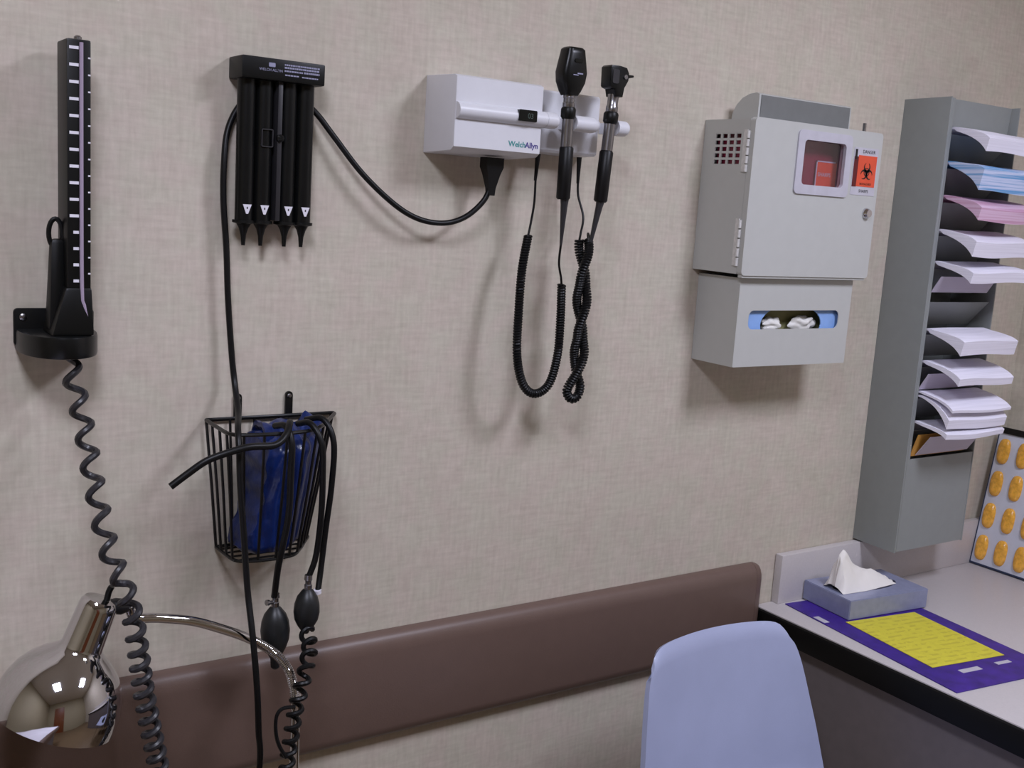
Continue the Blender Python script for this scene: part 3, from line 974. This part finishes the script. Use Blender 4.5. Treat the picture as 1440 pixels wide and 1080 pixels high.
bl = obj('inflation_bulb', lathe(NB(), [(0, .004), (.004, .009), (.014, .0158), (.026, .0192), (.038, .0200), (.050, .0180), (.060, .013), (.068, .007), (.072, .005)], (.6575, -.120, .998), (-.002, 0, -.07), 24), M['bulb'], t)
obj('valve', lathe(NB(), [(0, .0058), (.010, .006), (.011, .0048), (.016, .0048), (.018, .0062), (.026, .0056)], (.6575, -.120, .993), (0, 0, 1), 16), M['steel'], bl)
obj('hose_ring', lathe(NB(), [(0, .0060), (.006, .0060)], (.676, -.115, .985), (-.15, -.1, 1), 14), M['mark'], t, label='white ring at the hose end')
c2 = obj('coiled_hose', coil(NB(), [(0.656, -0.122, 0.932), (0.648, -0.155, 0.918), (0.632, -0.182, 0.902), (0.621, -0.191, 0.876), (0.611, -0.194, 0.840), (0.605, -0.195, 0.797), (0.600, -0.195, 0.753), (.598, -.195, .68)],
    lambda f: .0095 - .001 * f, .0040, lambda f: .024 - .006 * f, 18, 8, 2.2), M['rubber'], t)
obj('hose_strand', tube(NB(), [(0.606, -0.204, 0.852), (0.587, -0.205, 0.854), (0.578, -0.205, 0.845), (0.577, -0.205, 0.822), (0.582, -0.206, 0.799), (0.594, -0.206, 0.776)], .0028, 8, .003), M['rubber'], c2)

# ------------------------------------------------------------------ gooseneck exam lamp
t = thing('gooseneck_exam_lamp', 'chrome gooseneck exam lamp with bell shade hanging at the lower left', 'lamp', (.637, -.15, 0))
top, bot = V(.3465, -.150, 1.040), V(.2915, -.142, .893)
ad = (bot - top).normalized()
L_ = (bot - top).length
prof = [(0, .010), (.001, .021), (.006, .0245), (.012, .0255), (.066, .0275), (.070, .0285), (.076, .034), (.085, .047), (.098, .0605), (.112, .0705), (.128, .0775), (.145, .0820), (.160, .0835), (.172, .0830), (.172, .0815), (.160, .0820), (.130, .076), (.100, .058), (.078, .034), (.07, .0265), (.06, .026)]
sh = obj('shade', lathe(NB(), prof, top, ad, 56, True, True), M['chrome'], t, label='polished chrome bell shade')
obj('lamp_bulb', lathe(NB(), [(0, .012), (.02, .013), (.035, .022), (.055, .028), (.07, .024), (.08, .010)], top + ad * .066, ad, 20), M['white'], sh)
obj('switch', tube(NB(), [top + V(.006, -.004, -.002), top + V(.0085, -.005, .010), top + V(.012, -.006, .017)], .0042, 10), M['black'], sh)
j0 = top + ad * .024 + V(.024, 0, .010)
obj('swivel', lathe(NB(), [(0, .009), (.006, .011), (.016, .011), (.022, .008), (.030, .0075)], j0 + V(-.004, 0, 0), V(1, 0, -.25), 18), M['socket'], t, label='black swivel joint')
arm = [(j0.x + .02, -.15, j0.z - .004), (0.391, -.15, 1.006), (0.425, -.15, 0.999), (0.47, -.15, 0.987), (0.511, -.15, 0.969), (0.554, -.15, 0.946), (0.593, -.15, 0.917), (0.616, -.15, 0.887), (0.626, -.15, 0.857), (.6295, -.15, .835)]
bm = NB()
P = spline(arm, .0011)
sweep(bm, P, lambda f: .0068 + (.0005 * math.sin(f * len(P) * 2.1) if f > .6 else 0), 14)
obj('gooseneck', bm, M['chrome'], t)
obj('pole', lathe(NB(), [(0, .0085), (.02, .0085), (.022, .0072), (.80, .0078)], (.630, -.15, .842), (.010, 0, -.835), 18), M['chrome'], t)
obj('base', lathe(NB(), [(0, .11), (.012, .115), (.022, .11), (.030, .03), (.036, .012)], (.641, -.15, 0), (0, 0, 1), 36), M['black'], t)

# ------------------------------------------------------------------ counter in the corner
t = thing('counter', 'pinkish laminate corner counter with a thick black edge and low splash panels', 'counter', (2.2, -.9, 0))
CX, CT, CF = 1.778, .750, -1.9
RG = RX - .0015
obj('worktop', box(NB(), CX + .003, RG, CF, -.0015, .700, CT, .002), M['laminate'], t)
prof = [(CX + .0025, .696), (CX - .002, .698), (CX - .004, .705), (CX - .004, .738), (CX - .0015, .745), (CX + .0025, .7475)]
obj('front_edge', prism(NB(), prof, 'y', CF, -.0015), M['edge'], t, label='black vinyl edge strip')
obj('back_splash', box(NB(), 1.832, RG, -.022, -.0015, CT, .862, .002), M['laminate'], t)
obj('side_splash', box(NB(), RX - .022, RG, CF, -.0225, CT, .862, .002), M['laminate'], t)
obj('side_panel', box(NB(), 1.812, 1.832, CF + .02, -.013, .001, .6995), M['panel'], t)

# ------------------------------------------------------------------ purple mat, yellow sheet
def rot_rect(cx, cy, w, l, deg):
    a = math.radians(deg)
    ux, uy = V(math.cos(a), math.sin(a), 0), V(-math.sin(a), math.cos(a), 0)
    c = V(cx, cy, 0)
    return c, ux, uy, [c - ux * w / 2 - uy * l / 2, c + ux * w / 2 - uy * l / 2, c + ux * w / 2 + uy * l / 2, c - ux * w / 2 + uy * l / 2]
def flat(bm, c, ux, uy, x0, x1, y0, y1, z0, z1):
    q = [c + ux * x0 + uy * y0, c + ux * x1 + uy * y0, c + ux * x1 + uy * y1, c + ux * x0 + uy * y1]
    return hexa(bm, [(p.x, p.y, z0) for p in q] + [(p.x, p.y, z1) for p in q])
t = thing('purple_desk_mat', 'shiny purple printed mat lying flat on the counter beneath the yellow sheet', 'mat', (1.96, -.28, CT))
c, ux, uy, q = rot_rect(1.966, -.281, .292, .472, -6.3)
mt = obj('cover', flat(NB(), c, ux, uy, -.146, .146, -.236, .236, CT + .0004, CT + .0024), M['purple'], t, False)
for x0_, x1_, y0_, y1_ in ((-.06, -.005, -.178, -.164), (.045, .085, -.174, -.163), (-.143, -.128, .115, .150)):
    obj('printed_mark', flat(NB(), c, ux, uy, x0_, x1_, y0_, y1_, CT + .0024, CT + .0027), M['winframe'], mt, False, label='pale printed mark')
c, ux, uy, q = rot_rect(1.966, -.302, .200, .242, -8)
yl = obj('yellow_sheet', flat(NB(), c, ux, uy, -.1, .1, -.121, .121, CT + .0028, CT + .0036), M['yellow'], None, False)
tag(yl, 'yellow printed sheet lying on the purple mat in front of the tissue box', 'sheet of paper')
# ------------------------------------------------------------------ tissue box
t = thing('tissue_box', 'slate blue tissue box with a white tissue pulled up, on the corner counter', 'tissue box', (2.02, -.10, CT))
c, ux, uy, q = rot_rect(2.023, -.106, .240, .142, -5.5)
zb_, zt_ = CT + .0028, CT + .047
bm = NB()
flat(bm, c, ux, uy, -.120, .120, -.071, .071, zb_, zt_)
bmesh.ops.bevel(bm, geom=bm.edges[:], offset=.0015, segments=2, affect='EDGES')
bxo = obj('carton', bm, M['tissuebox'], t)
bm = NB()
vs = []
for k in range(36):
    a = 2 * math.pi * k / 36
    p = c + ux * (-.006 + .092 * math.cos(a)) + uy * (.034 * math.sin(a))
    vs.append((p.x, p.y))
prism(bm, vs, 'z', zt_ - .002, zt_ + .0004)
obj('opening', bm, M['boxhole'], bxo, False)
bm = NB()
NU, NV = 40, 26
G = []
for i in range(NU):
    u = i / (NU - 1)
    row = []
    hgt = .032 * math.exp(-((u - .13) / .11) ** 2) + .060 * max(0, 1 - u) ** .75 * min(1, u / .05) + .004
    for j in range(NV):
        v = j / (NV - 1) * 2 - 1
        xx = -.106 + .178 * u
        lean = -.004 + .012 * u
        half = .036 * (1 - .35 * abs(u - .4))
        prof_ = (1 - abs(v) ** 1.8)
        zz = hgt * prof_
        wv = noise.noise(Vector((u * 5, v * 2.5, 2))) * .007 + noise.noise(Vector((u * 14, v * 4, 5))) * .002
        yy = v * half * (.35 + .65 * abs(v)) + lean + wv * prof_
        p = c + ux * (xx + noise.noise(Vector((u * 5, v * 4, 9))) * .006) + uy * yy
        row.append(bm.verts.new((p.x, p.y, zt_ + .0006 + max(0, zz + wv * .8 * prof_))))
    G.append(row)
for i in range(NU - 1):
    for j in range(NV - 1):
        bm.faces.new((G[i][j], G[i + 1][j], G[i + 1][j + 1], G[i][j + 1]))
bmesh.ops.recalc_face_normals(bm, faces=bm.faces)
obj('tissue', bm, M['tissue'], t, label='crumpled white tissue')

# ------------------------------------------------------------------ literature rack
t = thing('paper_file_rack', 'tall grey-green wall rack of angled pockets full of papers above the counter', 'rack', (2.225, 0, .866))
rx0, rx1, rz0, rz1, ry = 2.093, 2.350, .866, 1.876, -.118
def side(x0_, x1_):
    return prism(NB(), [(0, rz0), (ry, rz0 - .002), (ry, rz1 + .002), (0, rz1)], 'x', x0_, x1_, .0012)
sp_ = obj('side_panel', side(rx0, rx0 + .005), M['rack'], t)
obj('front_flange', box(NB(), rx0 + .005, rx0 + .015, ry, ry + .002, rz0, rz1, .0006, 1), M['rack'], sp_)
obj('side_panel', side(rx1 - .004, rx1), M['rack'], t)
obj('back_panel', box(NB(), rx0 + .005, rx1 - .004, -.004, 0, rz0, rz1), M['rack'], t, False)
obj('base_panel', box(NB(), rx0 + .005, rx1 - .004, ry + .002, -.004, rz0, rz0 + .004), M['rack'], t, False)
slots = [1.813 - .0726 * k for k in range(11)]
px0, px1 = rx0 + .0155, rx1 - .012
def plate(z0, z1, yb, yt):
    return prism(NB(), [(yb, z0), (yt, z1), (yt + .002, z1), (yb + .002, z0)], 'x', px0, px1)
obj('top_panel', plate(slots[0] + .006, rz1, -.100, -.104), M['rack'], t, False)
for k in range(10):
    obj('pocket', plate(slots[k + 1] + .004, slots[k] - .012, -.064, -.112), M['rack'], t, False)
obj('front_panel', prism(NB(), [(ry + .001, rz0), (ry + .001, slots[10] - .004), (ry + .003, slots[10] - .004), (ry + .003, rz0)], 'x', rx0 + .005, rx1 - .004), M['rack'], t, False)

def stack(slot, th, out=.078, drop=.020, w=.210, dx=0.0, lift=0.0, mtl='paper', skew=0.0, name='paper_stack', curl=.0, thin=None):
    """bundle of sheets coming out of a slot and bending forward over the pocket"""
    z0 = slots[slot] + lift
    out += .013
    thin = min(.006, th * .4) if thin is None else thin
    prof_t = [(-.072, -.030), (-.090, -.010), (-.105, .0005), (-.118, .0035), (-.135, .001), (-.118 - out * .55, -.16 * drop - .002), (-.118 - out * .85, -.45 * drop - .006), (-.118 - out, -.62 * drop - .012 + curl)]
    NX = 14
    rows = []
    n = len(prof_t)
    sp = spline([(0, a, b) for a, b in prof_t], .006)
    m = len(sp)
    bm = NB()
    loops_ = []
    for i in range(NX):
        f = i / (NX - 1)
        tp, bt = [], []
        for j, p in enumerate(sp):
            g = j / (m - 1)
            th_ = thin + (th - thin) * g ** 2.6
            if p.y > -.124:
                th_ = min(th_, .0045)
            x = px0 + .003 + dx + w * f + skew * g
            sag = .0022 * math.sin(f * 5 + slot) * g
            z = z0 + p.z + sag
            yy = p.y + .004 * math.sin(f * 3 + slot * 1.7) * g
            tp.append((x, yy, z))
            bt.append((x, yy + .2 * th_ * g, z - th_))
        loops_.append(tp + bt[::-1])
    loft(bm, loops_)
    return obj(name, bm, M[mtl])

PG = 'papers in the wall rack'
def P_(o, label, cat='papers'):
    return tag(o, label, cat, PG)
P_(stack(0, .027, .074, .014, dx=.004), 'white paper stack in the topmost slot of the grey rack')
P_(stack(1, .044, .078, .002, mtl='paperblue', name='blue_form_stack'), 'thick stack of blue and white forms, second slot of the rack')
P_(stack(2, .027, .078, .014, mtl='paperpink', name='pink_form_stack'), 'stack of pink forms below the blue ones in the rack')
P_(stack(3, .032, .074, .010), 'thick white paper stack just below the pink forms')
P_(stack(4, .022, .082, .004, lift=.004), 'loose white stack spilling out beneath the thick white one')
P_(stack(6, .031, .078, .004), 'neat white stack alone below the empty grey pocket')
P_(stack(7, .016, .080, .020), 'thin drooping white stack over hanging lilac sheets')
P_(stack(8, .006, .078, .022, lift=.003, thin=.004), 'thin curved white sheets on top of another bundle, third lowest in the rack')
P_(stack(8, .020, .072, .046, lift=-.0055, thin=.003, w=.208), 'white bundle bending steeply under the thin curved sheets')
P_(stack(9, .011, .070, .000, lift=.008), 'lowest white stack in the rack above the amber card')
# sheets hanging down in front of pockets
def sheet(z0, z1, y0, y1, x0_, x1_, mtl, name, sk=0.0):
    return obj(name, prism(NB(), [(y0, z0), (y1, z1), (y1 + .0016, z1), (y0 + .0016, z0)], 'x', x0_, x1_), M[mtl], None, False)
P_(sheet(slots[5] + .010, slots[4] - .026, -.114, -.136, px0 + .004, px0 + .212, 'paperlav', 'hanging_sheet'), 'pale lilac sheet standing in front under the loose spilling stack', 'paper')
P_(sheet(slots[8] + .010, slots[7] - .024, -.114, -.136, px0 + .002, px0 + .210, 'paperlav', 'hanging_sheet'), 'lilac sheets hanging below the thin drooping stack', 'paper')
P_(sheet(slots[10] + .004, slots[9] - .020, -.117, -.150, px0 + .018, px0 + .212, 'paperlav', 'hanging_sheet'), 'lilac sheet leaning in the lowest pocket in front of the amber card', 'paper')
P_(sheet(slots[10] + .002, slots[9] - .018, -.114, -.130, px0 + .002, px0 + .204, 'folder', 'amber_folder'), 'amber card folder in the lowest pocket of the rack', 'folder')

# ------------------------------------------------------------------ board with amber capsules leaning on the right wall
P0 = V(2.547, -.0245, CT + .0025)
UU = V(0, -1, 0)
VV = V(.055, 0, .350).normalized()
NNv = UU.cross(VV).normalized()
if NNv.x > 0:
    NNv = -NNv
t = thing('capsule_display_board', 'pale grey board of raised amber ovals leaning in the corner on the counter', 'display board', (2.60, -.16, CT))
BW, BH = .30, .345
def slab(u0, u1, v0, v1, n0, n1, bev=0.0):
    bm = NB()
    q = []
    for nn in (n0, n1):
        for u_, v_ in ((u0, v0), (u1, v0), (u1, v1), (u0, v1)):
            q.append(P0 + UU * u_ + VV * v_ + NNv * nn)
    return hexa(bm, q, bev)
obj('board', slab(0, BW, .004, BH, -.010, 0, .001), M['board'], t)
obj('edging', slab(0, BW, 0, .004, -.010, .001), M['navy'], t, False, label='dark navy bottom edging')
obj('edging', slab(-.002, 0, 0, BH, -.010, .001), M['navy'], t, False, label='dark navy side edging')
obj('top_clip', slab(.004, BW, BH, BH + .016, -.012, .004, .002), M['black2'], t, label='black top clip')
for r_ in range(4):
    for c_ in range(5):
        u_, v_ = .022 + .0535 * c_, .046 + .0845 * r_
        ring = []
        hw, hh = .0165, .033
        lp = []
        for s_, nn in ((1.0, .0), (.98, .003), (.82, .0065), (.5, .0085), (.15, .009)):
            lpk = []
            for k in range(28):
                a = 2 * math.pi * k / 28
                ca, sa = math.cos(a), math.sin(a)
                uu = hw * math.copysign(abs(ca) ** .75, ca) * s_
                vv = hh * math.copysign(abs(sa) ** .75, sa) * (s_ if s_ > .9 else .4 + .6 * s_)
                lpk.append(P0 + UU * (u_ + uu) + VV * (v_ + vv) + NNv * nn)
            lp.append(lpk)
        obj('capsule', loft(NB(), lp), M['amber'], t)

# ------------------------------------------------------------------ chair
t = thing('plastic_chair', 'pale lavender moulded plastic chair with its back to the wall beside the counter', 'chair', (1.42, -.5, 0))
ccx = 1.418
bm = NB()
prof = [(-.760, .425, .208), (-.745, .445, .218), (-.68, .447, .228), (-.55, .435, .236), (-.45, .432, .239), (-.395, .445, .240), (-.365, .475, .240), (-.347, .52, .236), (-.334, .57, .229), (-.318, .64, .217), (-.300, .71, .204), (-.284, .78, .192), (-.274, .825, .185), (-.270, .845, .182)]
sp = spline([Vector((p[2], p[0], p[1])) for p in prof], .012)
NUc = 33
G = []
m = len(sp)
for j, p in enumerate(sp):
    g = j / (m - 1)
    row = []
    isback = max(0, min(1, (p.z - .45) / .12)) if p.y > -.42 else 0
    for i in range(NUc):
        u = -1 + 2 * i / (NUc - 1)
        x = ccx + u * p.x
        y = p.y
        z = p.z
        y += isback * (.030 * (1 - u * u))         # hollow back
        if isback == 0:
            z -= .012 * (1 - u * u)
        # rounded top corners
        zt2 = .845 - .030 * abs(u) ** 10 - .005 * u * u
        if isback > 0:
            k = max(0, (z - (.845 - .15)) / .15)
            z += k * k * (zt2 - .845)
            x += -math.copysign(.010, u) * abs(u) ** 8 * k ** 6
        if g > .97:
            y += .008 * (g - .97) / .03
        row.append(bm.verts.new((x, y, z)))
    G.append(row)
for j in range(m - 1):
    for i in range(NUc - 1):
        bm.faces.new((G[j][i], G[j][i + 1], G[j + 1][i + 1], G[j + 1][i]))
bmesh.ops.recalc_face_normals(bm, faces=bm.faces)
bmesh.ops.solidify(bm, geom=bm.faces[:], thickness=.010)
obj('shell', bm, M['chair'], t)
for sx in (-1, 1):
    for (ya, yb) in ((-.66, -.70), (-.44, -.36)):
        obj('leg', tube(NB(), [(ccx + sx * .15, ya, .424), (ccx + sx * .18, (ya + yb) / 2, .40), (ccx + sx * .215, yb, .012)], .0105, 10, .02), M['chrome'], t)
obj('seat_frame', box(NB(), ccx - .15, ccx + .15, -.68, -.42, .405, .424, .004), M['black'], t)

# ------------------------------------------------------------------ exam table left of the camera
t = thing('exam_table', 'padded exam table covered with white paper, left of the wall instruments', 'exam table', (-.31, -1.05, 0))
obj('cabinet_base', box(NB(), -.58, -.08, -1.66, -.42, .002, .66, .01), M['panel'], t)
obj('cushion', box(NB(), -.60, .10, -1.76, -.36, .66, .76, .03, 4), M['rail'], t)
obj('paper_cover', box(NB(), -.56, .06, -1.74, -.39, .7602, .7612), M['paper'], t, False)
